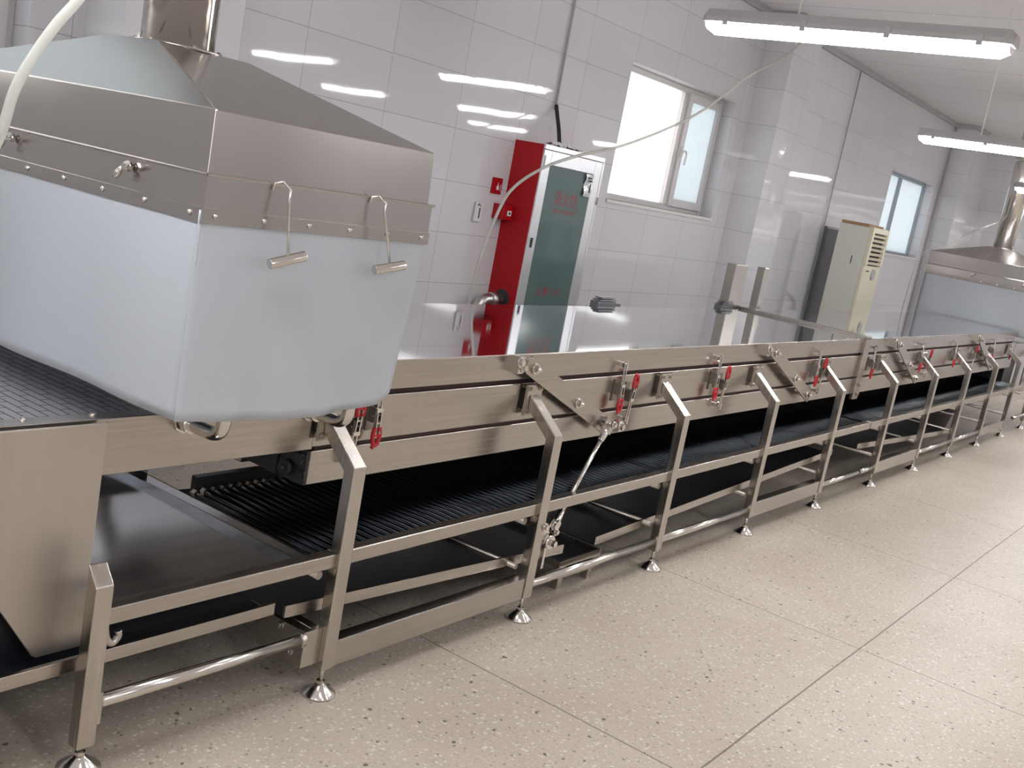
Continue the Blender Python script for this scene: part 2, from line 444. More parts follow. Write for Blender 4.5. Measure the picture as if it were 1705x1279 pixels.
# ------------------------------------------------------------------ lamps
def lamp():
    x, y0, y1, zb = 4.45, 1.085, 2.395, 2.385
    t = thing('ceiling_lamp', (x, (y0+y1)/2, zb), 'nearest lit tube lamp, hanging at the top right', 'lamp', 'hanging tube lamps')
    hw, tp = 0.062, 0.040
    def ho(mb):
        mb.prism([(x-hw, zb-0.008), (x+hw, zb-0.008), (x+hw, zb+0.012), (x+tp, zb+0.048), (x-tp, zb+0.048), (x-hw, zb+0.012)], 'y', y0+0.02, y1-0.02)
        for ya, yb in ((y0+0.02, y0), (y1-0.02, y1)):
            a = [(x-hw, ya, zb-0.008), (x+hw, ya, zb-0.008), (x+hw, ya, zb+0.012), (x+tp, ya, zb+0.048), (x-tp, ya, zb+0.048), (x-hw, ya, zb+0.012)]
            b = [(x+(p[0]-x)*0.7, yb, zb+(p[2]-zb)*0.7) for p in a]
            mb.add(a+b, [(6, 7, 8, 9, 10, 11)]+[(i, (i+1) % 6, 6+(i+1) % 6, 6+i) for i in range(6)])
    part('housing', M['housing'], t, ho)
    def di(mb):
        n = 10; pr = [(x+0.054*math.cos(PI+PI*k/n), zb-0.008+0.048*math.sin(PI+PI*k/n)) for k in range(n+1)]
        mb.smooth = True; mb.prism(pr, 'y', y0+0.05, y1-0.05); mb.sm[-(n+3)] = False
    d = part('diffuser', M['lamp'], t, di)
    def ec(mb, ya, yb):
        n = 10
        if True:
            A = [(x+0.054*math.cos(PI+PI*k/n), ya, zb-0.008+0.048*math.sin(PI+PI*k/n)) for k in range(n+1)]
            B = [(x+(p[0]-x)*0.75, yb, zb-0.008+(p[2]-zb+0.008)*0.6) for p in A]
            m = n+1; mb.smooth = True
            mb.add(A+B, [(i, i+1, m+i+1, m+i) for i in range(n)]); mb.smooth = False
            mb.add(B, [tuple(range(m))])
    for ya, yb in ((y0+0.05, y0+0.012), (y1-0.05, y1-0.012)): part('end_cap', M['endcap'], t, lambda mb: ec(mb, ya, yb))
    for k in range(4):
        yy = y0+0.12+k*(y1-y0-0.24)/3
        for sx in (-1, 1):
            part('clip', M['housing'], t, lambda mb: mb.box(x+sx*hw-0.004, x+sx*hw+0.004, yy-0.012, yy+0.012, zb-0.022, zb+0.02))
    for yy in (y0+0.33, y1-0.42):
        part('hanging_wire', M['white_plastic'], t, lambda mb: mb.tube([(x, yy, zb+0.045), (x+0.005, yy+0.01, CH)], 0.004, 6))
    return t
L0 = lamp()
move_copy(L0, 3.55, 0.05, 0, 'second lit tube lamp from the front, cut by the right edge')
move_copy(L0, 7.12, 0.10, 0, 'farthest lit tube lamp, only its end showing at the right edge')
for dx in (-3.55,):
    move_copy(L0, dx, 0, 0, 'lit tube lamp over the near end of the line, above the picture')
move_copy(L0, 10.65, 0.1, 0, 'lit tube lamp over the outfeed, right of the picture')
for dx in (-7.1, -3.55, 0.0, 3.55, 7.12, 10.65):
    for dy in (-2.65, -5.30):
        move_copy(L0, dx, dy, 0, 'lit tube lamp out of view behind the photographer, mirrored in the wall tiles', 'lamps behind the photographer')

# ------------------------------------------------------------------ machine: legs and shared parts
def leg_poly(y0=1.93, d=0.04, zb=0.085, zt=0.695, ya=2.068, za=0.812):
    return [(y0, zb), (y0, zt), (ya, za), (ya, za-0.052), (y0+d, zt-0.018), (y0+d, zb)]
YC = 2.515                      # centre line of the line
def mirror(pts): return [(2*YC-p[0], p[1]) for p in pts]
def foot(mb, x, y, h=0.0):
    mb.tube([(x, y, 0.0), (x, y, 0.006+h), (x, y, 0.030+h), (x, y, 0.036+h)], [0.050, 0.050, 0.016, 0.012], 18)
    mb.tube([(x, y, 0.034+h), (x, y, 0.10+h)], 0.0075, 8)
    mb.tube([(x, y, 0.034+h), (x, y, 0.044+h)], 0.013, 6)
def add_leg(root, xl, back=False):
    xr = xl+0.05; pts = leg_poly()
    if back: pts = mirror(pts)
    lg = part('leg', M['steel_post'], root, lambda mb: mb.prism(pts, 'x', xl, xr), bevel=0.003, lifted=True)
    yc = 1.95 if not back else 2*YC-1.95
    part('levelling_foot', M['chrome'], lg, lambda mb: foot(mb, xl+0.025, yc))
    if not back:
        def br(mb):
            x0, x1 = xl-0.02, xl+0.07
            mb.box(x0, x1, 2.068, 2.078, 0.735, 0.848)
            for bx in (x0+0.014, x1-0.014):
                for bz in (0.750, 0.834):
                    mb.bolt((bx, 2.068, bz), (0, -1, 0), 0.007, 0.010); mb.cyl((bx, 2.078, bz), (bx, 2.092, bz), 0.005, 8)
        part('bracket_plate', M['fitting'], lg, br, lifted=True)
    return lg
def cross_tubes(root, x):
    part('cross_tube', M['fitting'], root, lambda mb: mb.cyl((x, 1.965, 0.375), (x, 3.06, 0.375), 0.013, 10), lifted=True)
    part('cross_tube', M['fitting'], root, lambda mb: mb.cyl((x, 1.965, 0.205), (x, 3.06, 0.205), 0.011, 10), lifted=True)
def floor_beam(root, x0, x1, flat):
    def fn(mb):
        if flat: mb.box(x0, x1, 1.936, 1.984, 0.085, 0.166)
        else: mb.cyl((x0, 1.952, 0.130), (x1, 1.952, 0.130), 0.017, 16)
    part('floor_rail', M['steel_panel'] if flat else M['chrome'], root, fn, bevel=0.004 if flat else 0)
    def fb(mb):
        mb.cyl((x0, 3.08, 0.13), (x1, 3.08, 0.13), 0.017, 10)
    part('floor_rail', M['fitting'], root, fb)

CL = {}
def clamp(root, x, up):
    # toggle clamp bridging a gap between two layers of the tunnel
    s = -1 if not up else 1
    def Z(dz): return 0.782 - s*dz     # up = False: hook above on the lid, lever pointing down
    zc = lambda v: (v if not up else 1.564-v)
    yb = 2.085
    def fn(mb):
        # hook block with its bolt
        z = zc(0.900); mb.box(x-0.016, x+0.016, yb-0.016, yb+0.006, min(z-.008, z+.008), max(z-.008, z+.008))
        mb.box(x-0.005, x+0.005, yb-0.030, yb-0.014, z-0.018, z+0.016)
        mb.bolt((x+0.010, yb-0.014, z), (0, -1, 0), 0.005, 0.010); mb.bolt((x-0.012, yb-0.014, zc(0.885)), (0, -1, 0), 0.005, 0.010)
        # draw loop
        for sx in (-0.010, 0.010):
            mb.cyl((x+sx, yb-0.022, zc(0.905)), (x+sx*0.8, yb-0.026, zc(0.812)), 0.0032, 6)
        mb.cyl((x-0.010, yb-0.022, zc(0.905)), (x+0.010, yb-0.022, zc(0.905)), 0.0032, 6)
        mb.box(x-0.013, x+0.013, yb-0.032, yb-0.020, min(zc(0.808), zc(0.820)), max(zc(0.808), zc(0.820)))
        # base plate and cheeks
        mb.cur = 1
        a, b = sorted((zc(0.745), zc(0.835))); mb.box(x-0.017, x+0.017, yb+0.001, yb+0.006, a, b)
        for sx in (-0.012, 0.012):
            a, b = sorted((zc(0.775), zc(0.822))); mb.box(x+sx-0.002, x+sx+0.002, yb-0.026, yb+0.002, a, b)
        mb.cyl((x-0.018, yb-0.018, zc(0.795)), (x+0.018, yb-0.018, zc(0.795)), 0.005, 8)
        # lever arms
        mb.cur = 0
        for sx in (-0.008, 0.008):
            mb.bar((x+sx, yb-0.026, zc(0.812)), (x+sx*1.1, yb-0.030, zc(0.742)), 0.004, 0.012, (0, 1, 0))
        mb.bar((x-0.009, yb-0.030, zc(0.775)), (x+0.009, yb-0.030, zc(0.775)), 0.005, 0.005)
    c = part('toggle_clamp', [M['chrome'], M['dark_steel']], root, fn, lifted=True)
    def gr(mb):
        pts = [(-0.010, 0.762), (-0.015, 0.738), (-0.008, 0.710), (0.008, 0.710), (0.015, 0.738), (0.010, 0.762)]
        mb.tube(spline([(x+p[0], yb-0.031, zc(p[1])) for p in pts], 3), 0.0068, 8)
        mb.bar((x-0.009, yb-0.031, zc(0.738)), (x+0.009, yb-0.031, zc(0.738)), 0.006, 0.008)
        mb.cyl((x-0.006, yb-0.031, zc(0.714)), (x-0.016, yb-0.035, zc(0.700)), 0.0055, 8)
    g = part('grip', M['grip_red'], c, gr, lifted=True); g['label'] = 'red vinyl lever grip'

def linkage(root, x0, x1, z0, z1, rod=False):
    yp = 2.045
    d = Vector((x1-x0, 0, z1-z0)); u = d.normalized(); n = Vector((-u.z, 0, u.x))
    A = Vector((x0, yp, z0))-u*0.03; B = Vector((x1, yp, z1))+u*0.025
    def pl(mb):
        k = 0.034; c = 0.014
        P = [A+n*(k-c)-u*0, A+n*k+u*c, B+n*k-u*c, B+n*(k-c), B-n*(k-c), B-n*k-u*c, A-n*k+u*c, A-n*(k-c)]
        F = [(p.x, p.y, p.z) for p in P]; G = [(p.x, p.y+0.007, p.z) for p in P]
        mb.add(F+G, [tuple(range(8)), tuple(range(8, 16))[::-1]]+[(i, (i+1) % 8, 8+(i+1) % 8, 8+i) for i in range(8)])
    p = part('link_arm', M['steel_panel'], root, pl, lifted=True)
    for t in (0.035, 0.58, 0.955):
        q = Vector((x0, yp, z0))+d*t
        part('pivot_bolt', M['chrome'], p, lambda mb: (mb.cyl((q.x, yp-0.028, q.z), (q.x, 2.092, q.z), 0.006, 12), mb.cyl((q.x, yp+0.007, q.z), (q.x, 2.092, q.z), 0.012, 12), mb.bolt((q.x, yp, q.z), (0, -1, 0), 0.014, 0.018)), lifted=True)
    def bl(mb):
        q = Vector((x0-0.05, 2.06, z0+0.002))
        mb.box(q.x-0.014, q.x+0.016, 2.055, 2.092, q.z-0.03, q.z+0.03)
        mb.bolt((q.x-0.012, 2.055, q.z+0.012), (0, -1, 0), 0.013, 0.016); mb.bolt((q.x+0.014, 2.055, q.z-0.008), (0, -1, 0), 0.012, 0.014)
    part('pivot_block', M['chrome'], p, bl, lifted=True)
    part('stop_block', M['chrome'], p, lambda mb: mb.box(B.x-0.035, B.x-0.01, 2.052, 2.092, B.z, B.z+0.05), lifted=True)
    if rod:
        q = Vector((x0, yp, z0))+d*0.955
        P0 = Vector((q.x-0.012, 2.012, q.z+0.012)); P1 = Vector((3.275, 1.958, 0.315)); dd = (P1-P0).normalized()
        def rd(mb):
            mb.cyl(P0+dd*0.07, P1-dd*0.08, 0.0085, 12)
        r = part('tie_rod', M['chrome'], root, rd, lifted=True)
        def fk(mb, P, s):
            if True:
                mb.tube([P+dd*s*0.035, P+dd*s*0.05, P+dd*s*0.085, P+dd*s*0.09], [0.015, 0.015, 0.012, 0.009], 10)
                for sy in (-1, 1):
                    mb.bar(P-dd*s*0.012+Vector((0, sy*0.013, 0)), P+dd*s*0.045+Vector((0, sy*0.013, 0)), 0.006, 0.024, (0, 1, 0) if False else (1, 0, 0))
                mb.cyl(P+Vector((0, -0.026, 0)), P+Vector((0, 0.03, 0)), 0.009, 10)
                mb.bolt(P+Vector((0, -0.018, 0)), (0, -1, 0), 0.010, 0.012)
        def lug(mb):
            # lower pivot lug on the post
            mb.box(3.200, 3.235, 1.945, 1.975, 0.275, 0.345)
            mb.tube([(3.235, 1.945, 0.285), (3.235, 1.925, 0.285)], 0.026, 14); mb.tube([(3.235, 1.93, 0.285), (3.235, 1.905, 0.285)], 0.013, 6)
            mb.box(3.222, 3.236, 1.94, 1.955, 0.18, 0.28)
            mb.bolt((3.26, 1.945, 0.34), (0, -1, 0), 0.012, 0.014); mb.bolt((3.18, 1.93, 0.352), (0, -1, 0), 0.011, 0.012)
        for P, s in ((P0, 1), (P1, -1)): part('clevis', M['chrome'], r, lambda mb: fk(mb, P, s), lifted=True)
        part('pivot_lug', M['chrome'], root, lug, lifted=True)
        q = Vector((x0, yp, z0))+d*0.955
        part('stop_bolt', M['chrome'], r, lambda mb: (mb.box(q.x+0.03, q.x+0.062, 1.995, 2.02, q.z-0.022, q.z+0.022), mb.bolt((q.x+0.046, 1.995, q.z), (0, -1, 0), 0.014, 0.016)), lifted=True)

def slat_mb(mb, x, y0=1.99, y1=2.545, z=0.43):
    mb.cur = 0; mb.tube([(x, y0, z), (x, y1, z)], 0.0085, 8)
    mb.cur = 1; mb.cyl((x, y1-0.03, z+0.004), (x, y1-0.012, z+0.004), 0.0125, 6); mb.cur = 0

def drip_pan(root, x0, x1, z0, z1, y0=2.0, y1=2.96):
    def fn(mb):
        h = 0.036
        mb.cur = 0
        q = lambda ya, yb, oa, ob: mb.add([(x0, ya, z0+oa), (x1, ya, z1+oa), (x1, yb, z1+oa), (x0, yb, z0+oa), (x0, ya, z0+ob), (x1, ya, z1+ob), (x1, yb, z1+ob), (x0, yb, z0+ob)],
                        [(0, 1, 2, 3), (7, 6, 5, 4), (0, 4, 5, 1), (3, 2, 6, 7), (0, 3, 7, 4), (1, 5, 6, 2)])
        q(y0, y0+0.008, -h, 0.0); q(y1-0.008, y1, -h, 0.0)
        mb.cur = 1; q(y0+0.008, y1-0.008, -h, -h+0.006)  # pan floor near-black: shade under the line is put into its colour
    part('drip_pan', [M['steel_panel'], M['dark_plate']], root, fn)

def tunnel(xa, xb, legs, label, clamps, links, flats, pans, first):
    t = thing('steam_tunnel', ((xa+xb)/2, YC, 0), label, 'machine', 'steam tunnel sections')
    yf, yb = 2.092, 2.94
    for ya, yo, xs in ((yf, yf+0.014, xa), (yb-0.014, yb, xa+0.9 if first else xa)): part('trough_side', M['steel_panel'], t, lambda mb: mb.box(xs, xb, ya, yo, 0.597, 0.699), bevel=0.003, lifted=True)
    part('gasket', M['gasket'], t, lambda mb: mb.box(xa+0.02, xb-0.001, yf+0.010, yf+0.024, 0.698, 0.712), lifted=True)
    part('tunnel_body', M['steel_panel'], t, lambda mb: mb.box(xa, xb, yf, yb, 0.711, 0.8495), bevel=0.003, lifted=True)
    part('gasket', M['gasket'], t, lambda mb: mb.box(xa+0.02, xb-0.001, yf+0.018, yb-0.02, 0.849, 0.867), lifted=True)
    def lid(mb):
        x0 = xa+0.02
        mb.cur = 0; mb.box(x0, xb, yf, yb, 0.8655, 0.955)
        mb.cur = 1; mb.box(x0, xb, yf-0.002, yb+0.002, 0.955, 0.958)
    part('lid', [M['steel_panel'], M['steel_lid']], t, lid, bevel=0.0012, lifted=True)
    for xl in legs:
        add_leg(t, xl); add_leg(t, xl, True); cross_tubes(t, xl-0.035)
    for (x0, x1, fl) in flats: floor_beam(t, x0, x1, fl)
    r0 = legs[0]; 
    part('side_rail', M['steel_panel'], t, lambda mb: mb.box(xa if not first else legs[0], (xb+0.06 if not first else xb+0.07), 1.944, 1.984, 0.400, 0.443), bevel=0.003, lifted=True)
    part('side_rail', M['steel_panel'], t, lambda mb: mb.box(xa, xb+0.06, 3.04, 3.08, 0.400, 0.443), bevel=0.003, lifted=True)
    # inner chain guide behind the slats
    part('chain_guide', M['dark_chain'], t, lambda mb: mb.box(xa, xb, 2.56, 2.585, 0.41, 0.47), lifted=True)
    part('inner_beam', M['steel_panel'], t, lambda mb: mb.box(xa+0.22, xb, 2.62, 2.66, 0.475, 0.575), bevel=0.003, lifted=True)
    # return run of dark slats
    n = int((xb-xa+0.05)/0.0345); xs = [xa-0.045+0.0345*(i+0.5) for i in range(n)] if first else [xa+0.0345*(i+0.5) for i in range(n)]
    k = 0
    if first:
        for i, x in enumerate(xs[:100]):
            part('slat', [M['dark_slat'], M['chrome']], t, lambda mb: slat_mb(mb, x), lifted=True)
        k = 100
    mb = MB()
    for x in xs[k:]: slat_mb(mb, x)
    o = mb.build('slat', [M['dark_slat'], M['chrome']], t, lifted=True); o['kind'] = 'stuff'
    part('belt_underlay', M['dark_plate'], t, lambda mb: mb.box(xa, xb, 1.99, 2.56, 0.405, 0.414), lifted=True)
    for x, up in clamps: clamp(t, x, up)
    for a in links: linkage(t, *a)
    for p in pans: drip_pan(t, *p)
    return t

LX = [2.13, 3.13, 4.13, 5.13, 6.13, 7.17, 8.17, 9.17, 10.17, 11.17]
T1 = tunnel(2.117, 6.80, LX[:5], 'near steel steam tunnel section, from the big hood to the first joint strap',
    [(2.335, False), (2.250, True), (3.765, False), (3.860, True), (4.655, False), (4.755, True), (5.985, False), (6.080, True)],
    [(3.07, 3.68, 0.925, 0.655, True), (5.25, 5.90, 0.925, 0.648, False)],
    [(2.18, 3.13, True), (3.18, 4.13, False), (4.18, 5.13, False), (5.18, 6.13, True), (6.18, 6.86, False)],
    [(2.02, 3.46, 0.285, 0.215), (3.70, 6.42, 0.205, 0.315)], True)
def endplate(mb):
    mb.box(2.106, 2.117, 2.094, 2.34, 0.598, 0.699)
    for z in (0.625, 0.675):
        mb.bolt((2.106, 2.105, z), (-1, 0, 0), 0.010, 0.012)
    mb.tube([(2.106, 2.16, 0.635), (2.085, 2.16, 0.635)], 0.022, 12); mb.tube([(2.09, 2.16, 0.635), (2.070, 2.16, 0.635)], 0.010, 8)
    mb.box(2.09, 2.106, 2.10, 2.13, 0.66, 0.69); mb.box(2.095, 2.106, 2.20, 2.24, 0.60, 0.66)
part('end_plate', M['dark_chain'], T1, endplate, lifted=True)
def strap(mb):
    mb.box(6.78, 6.88, 2.072, 2.092, 0.565, 0.965); mb.box(6.78, 6.88, 2.072, 2.965, 0.957, 0.975); mb.box(6.78, 6.88, 2.945, 2.965, 0.565, 0.965)
    for z in (0.60, 0.66): mb.bolt((6.85, 2.072, z), (0, -1, 0), 0.010, 0.012)
part('joint_strap', M['steel_panel'], T1, strap, bevel=0.003, lifted=True)
def hinge(mb, x):
    mb.box(x, x+0.19, 2.975, 3.025, 0.86, 0.978); mb.box(x+0.01, x+0.185, 2.97, 3.02, 0.982, 0.989); mb.box(x+0.03, x+0.17, 2.975, 3.02, 0.993, 1.001); mb.box(x+0.19, x+0.26, 2.985, 3.015, 0.90, 0.965)
part('hinge_block', M['dark_grey'], T1, lambda mb: hinge(mb, 4.98), lifted=True)
part('hinge_block', M['dark_grey'], T1, lambda mb: hinge(mb, 6.53), lifted=True)
part('rear_upright', M['fitting'], T1, lambda mb: mb.box(6.64, 6.83, 2.98, 3.05, 0.60, 1.25), bevel=0.004, lifted=True)
T2 = tunnel(6.885, 11.55, LX[5:], 'far steel steam tunnel section, between the joint strap and the small far hood',
    [(6.985, False), (8.11, False), (8.33, True), (9.08, False), (9.77, True), (10.45, False), (11.22, False)],
    [(7.42, 8.05, 0.925, 0.648, False), (9.77, 10.44, 0.925, 0.648, False)],
    [(6.89, 7.17, False), (7.22, 8.17, True), (8.22, 9.17, False), (9.22, 10.17, False), (10.22, 11.17, True)],
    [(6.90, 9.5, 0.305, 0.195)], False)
part('rear_upright', M['fitting'], T2, lambda mb: mb.box(7.12, 7.185, 2.98, 3.04, 0.60, 1.245), bevel=0.004, lifted=True)

# ------------------------------------------------------------------ infeed conveyor at the near end
IN = thing('infeed_conveyor', (1.2, YC, 0), 'near end of the line with the slotted belt and the tall side apron', 'conveyor')
part('conveyor_belt', M['belt'], IN, lambda mb: mb.box(-0.6, 2.14, 2.125, 2.88, 0.825, 0.846))
def edge(mb):
    mb.box(-0.6, 2.11, 2.078, 2.126, 0.838, 0.849)
er = part('edge_strip', M['steel_panel'], IN, edge, bevel=0.002)
for x in (0.92, 1.09, 1.258, 1.427, 1.60):
    part('screw', M['chrome'], er, lambda mb: mb.bolt((x, 2.114, 0.849), (0, 0, 1), 0.006, 0.006))
part('edge_strip', M['steel_panel'], IN, lambda mb: mb.box(-0.6, 2.11, 2.88, 2.94, 0.838, 0.849), bevel=0.002)
part('side_apron', M['steel_matte'], IN, lambda mb: mb.prism([(-0.6, 0.846), (-0.6, 0.45), (1.205, 0.45), (1.302, 0.305), (1.313, 0.298), (1.425, 0.298), (1.428, 0.846)], 'y', 2.052, 2.060), bevel=0.002)
part('body_panel', M['steel_panel'], IN, lambda mb: mb.box(1.452, 2.116, 2.090, 2.10, 0.705, 0.842), bevel=0.002)
part('body_panel', M['steel_panel'], IN, lambda mb: mb.box(-0.6, 2.116, 2.93, 2.94, 0.79, 0.842), bevel=0.002)
def tray(mb):
    mb.box(1.432, 2.01, 1.985, 2.72, 0.414, 0.420)
    mb.box(2.005, 2.055, 1.985, 2.72, 0.432, 0.437); mb.box(2.003, 2.008, 1.985, 2.72, 0.418, 0.437); mb.box(2.050, 2.055, 1.985, 2.72, 0.418, 0.437)
    mb.box(1.432, 2.05, 2.715, 2.722, 0.414, 0.46)
part('collecting_tray', M['steel_tray'], IN, tray)
part('side_rail', M['steel_panel'], IN, lambda mb: mb.box(1.40, 2.13, 1.944, 1.984, 0.398, 0.440), bevel=0.003)
part('lower_rail', M['steel_panel'], IN, lambda mb: mb.box(-0.6, 1.98, 2.0, 2.012, 0.268, 0.303), bevel=0.002)
part('under_plate', M['dark_plate'], IN, lambda mb: mb.box(-0.6, 1.98, 2.012, 2.9, 0.268, 0.274))  # near-black colour carries the shade between the infeed rails
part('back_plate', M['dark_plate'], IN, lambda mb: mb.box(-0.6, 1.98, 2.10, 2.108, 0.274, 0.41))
pl = [(1.93, 0.105), (1.93, 0.503), (1.968, 0.548), (1.968, 0.105)]
for back in (False, True):
    pp = mirror(pl) if back else pl
    lg = part('leg', M['steel_post'], IN, lambda mb: mb.prism(pp, 'x', 1.362, 1.408), bevel=0.003)
    part('levelling_foot', M['chrome'], lg, lambda mb: foot(mb, 1.385, 2*YC-1.95 if back else 1.95, 0.045))
part('floor_rail', M['chrome'], IN, lambda mb: mb.cyl((1.415, 1.958, 0.200), (2.062, 1.958, 0.193), 0.017, 16))
part('rail_socket', M['fitting'], IN, lambda mb: mb.box(1.408, 1.418, 1.935, 1.975, 0.155, 0.235))
def junction(mb):
    mb.box(2.062, 2.13, 1.95, 2.14, 0.105, 0.215); mb.tube([(2.045, 1.958, 0.193), (2.062, 1.958, 0.193)], 0.023, 12)
    mb.bolt((2.062, 2.0, 0.14), (-1, 0, 0), 0.009, 0.012); mb.bolt((2.062, 2.05, 0.20), (-1, 0, 0), 0.009, 0.012)
part('junction_block', M['fitting'], T1, junction, bevel=0.003)
part('hook', M['fitting'], IN, lambda mb: mb.tube(spline([(1.42, 1.965, 0.39), (1.43, 1.965, 0.352), (1.445, 1.965, 0.338), (1.46, 1.965, 0.352), (1.457, 1.965, 0.368)], 4), 0.009, 8))
for px in (1.665, 2.085):
    def pipe(mb):
        mb.tube([(px, 2.092, 0.822), (px, 2.082, 0.822)], 0.030, 16)
        mb.tube([(px, 2.075, 0.822), (px, 2.055, 0.822)], 0.024, 14)
        mb.tube(spline([(px, 2.09, 0.822), (px, 2.02, 0.822), (px, 1.975, 0.824), (px, 1.952, 0.838), (px, 1.945, 0.862), (px, 1.945, 0.90)], 5), 0.0175, 14)
    part('steam_pipe', M['chrome'], IN, pipe)

# ------------------------------------------------------------------ hoods
def hood():
    x0, x1, y0, y1 = 1.49, 2.203, 1.90, 3.13
    h = thing('steam_hood', (1.846, YC, 0.9), 'large near steel hood with milky curtains over the infeed belt', 'hood', 'steam hoods')
    tx0, tx1, ty0, ty1, tz = 1.70, 1.99, 2.425, 2.646, 1.72
    def can(mb):
        a = [(x0, y0, 1.437), (x1+0.01, y0, 1.437), (x1+0.01, y1, 1.437), (x0, y1, 1.437)]
        b = [(x0, y0, 1.575), (x1, y0, 1.575), (x1, y1, 1.575), (x0, y1, 1.575)]
        c = [(tx0, ty0, tz), (tx1, ty0, tz), (tx1, ty1, tz), (tx0, ty1, tz)]
        mb.add(a+b+c, [(0, 1, 5, 4), (1, 2, 6, 5), (2, 3, 7, 6), (3, 0, 4, 7), (4, 5, 9, 8), (5, 6, 10, 9), (6, 7, 11, 10), (7, 4, 8, 11), (8, 9, 10, 11)])
    part('canopy', M['steel_hood'], h, can, bevel=0.0025)
    e = 0.006
    def skirt(mb):
        a = [(x0-e+0.003, y0-e, 1.437), (x1+0.02, y0-e, 1.437), (x1+0.02, y1+e, 1.437), (x0-e+0.003, y1+e, 1.437)]
        b = [(x0-e, y0-e, 1.338), (x1+0.022, y0-e, 1.338), (x1+0.022, y1+e, 1.338), (x0-e, y1+e, 1.338)]
        i = [(x0, y0, 1.338), (x1+0.014, y0, 1.338), (x1+0.014, y1, 1.338), (x0, y1, 1.338)]
        j = [(x0, y0, 1.437), (x1+0.014, y0, 1.437), (x1+0.014, y1, 1.437), (x0, y1, 1.437)]
        n = 4
        fs = []
        for k in range(4):
            l = (k+1) % 4; fs += [(k, l, 4+l, 4+k), (4+k, 4+l, 8+l, 8+k), (8+k, 8+l, 12+l, 12+k), (12+k, 12+l, l, k)]
        mb.add(a+b+i+j, fs)
        # rolled lip on the seam
        for p, q in (((x0-e, y0-e, 1.438), (x1+0.03, y0-e, 1.438)), ((x0-e, y0-e, 1.438), (x0-e, y1, 1.438))):
            mb.cyl(p, q, 0.0035, 6)
    part('skirt', M['steel_hood'], h, skirt)
    def strip(mb, front):
        if front: mb.box(x0-0.009, x1+0.024, y0-0.010, y0-0.0055, 1.334, 1.366)
        else: mb.box(x0-0.011, x0-0.0065, y0-0.010, y1, 1.334, 1.366)
    s1 = part('clamp_strip', M['steel_hood'], h, lambda mb: strip(mb, True), bevel=0.001)
    s2 = part('clamp_strip', M['steel_hood'], h, lambda mb: strip(mb, False), bevel=0.001)
    for x in (1.515, 1.652, 1.79, 1.925, 2.06, 2.195):
        part('rivet', M['chrome'], s1, lambda mb: mb.tube([(x, y0-0.010, 1.352), (x, y0-0.013, 1.352), (x, y0-0.016, 1.352)], [0.007, 0.006, 0.002], 10))
    for k in range(8):
        y = 1.93+0.162*k
        part('rivet', M['chrome'], s2, lambda mb: mb.tube([(x0-0.011, y, 1.352), (x0-0.014, y, 1.352), (x0-0.017, y, 1.352)], [0.007, 0.006, 0.002], 10))
    for y in (2.16, 2.66):
        def wing(mb):
            mb.cyl((x0-0.006, y, 1.415), (x0-0.030, y, 1.415), 0.007, 10); mb.cyl((x0-0.01, y, 1.415), (x0-0.016, y, 1.415), 0.012, 6)
            for s, zz in ((-1, 0.006), (1, -0.016)):
                mb.tube([(x0-0.026, y+s*0.006, 1.415), (x0-0.030, y+s*0.014, 1.415+zz), (x0-0.032, y+s*0.022, 1.415+zz*1.8)], [0.004, 0.008, 0.005], 8)
        part('wing_nut', M['chrome'], h, wing)
    # curtains
    zb = 0.893
    def cf(u, v):   # front sheet
        xl, xr = x0-0.013, (x1+0.018)*(1-v)+2.172*v
        r = 0.0
        x = xl+(xr-xl)*u; z = 1.362+(zb-1.362)*v
        if v > 0.5: z -= 0.016*math.sin(PI*u)*(v-0.5)*2
        edge = max(0.0, (u-0.93)/0.07); 
        z += 0.03*edge*edge*v*v
        y = y0-0.006-0.010*math.sin(PI*u)*v-0.007*math.sin(u*13.0+0.6)*v-0.003*math.sin(u*29+v*2)*v*v
        return (x, y, z)
    part('curtain', M['curtain'], h, lambda mb: mb.grid(cf, 40, 20), thick=0.0025)
    def cl(u, v):   # sheet on the side of the infeed
        y = y0-0.0075+(y1-y0)*u; z = 1.362+(zb-1.362)*v
        x = x0-0.008-0.010*math.sin(PI*u)*v-0.007*math.sin(u*15)*v
        if u < 0.06: x -= 0.0; 
        return (x, y, z)
    part('curtain', M['curtain'], h, lambda mb: mb.grid(cl, 40, 20), thick=0.0025)
    part('curtain', M['curtain'], h, lambda mb: mb.grid(lambda u, v: (x0+(x1+0.014-x0)*u, y1+0.004, 1.362+(zb-1.362)*v), 10, 6), thick=0.0025)
    part('curtain', M['curtain'], h, lambda mb: mb.grid(lambda u, v: (x1+0.012-0.03*v, y0+(y1-y0)*u, 1.362+(0.985-1.362)*v), 10, 6), thick=0.0025)
    # chimney up to the ceiling
    cx, cy, r = 1.832, 2.53, 0.096
    def ch(mb):
        mb.tube([(cx, cy, 1.70), (cx, cy, 3.18)], r, 40, caps=True)
        mb.tube([(cx, cy, 2.60), (cx, cy, 2.63)], r+0.004, 40)
        mb.box(cx+0.02, cx+0.026, cy-r-0.002, cy-r+0.01, 1.72, 3.18)
    part('chimney', M['chrome'], h, ch)
    def col(mb):
        mb.tube([(cx, cy, 1.718), (cx, cy, 1.724)], r+0.022, 36)
        for k in range(6):
            a = PI/3*k+0.3; mb.bolt((cx+(r+0.012)*math.cos(a), cy+(r+0.012)*math.sin(a), 1.724), (0, 0, 1), 0.005, 0.006)
    part('chimney_collar', M['steel_hood'], h, col)
    return h
H1 = hood()
H2 = move_copy(H1, 10.11, 0, 0.055, 'small far steel hood at the right edge over the end of the tunnel')

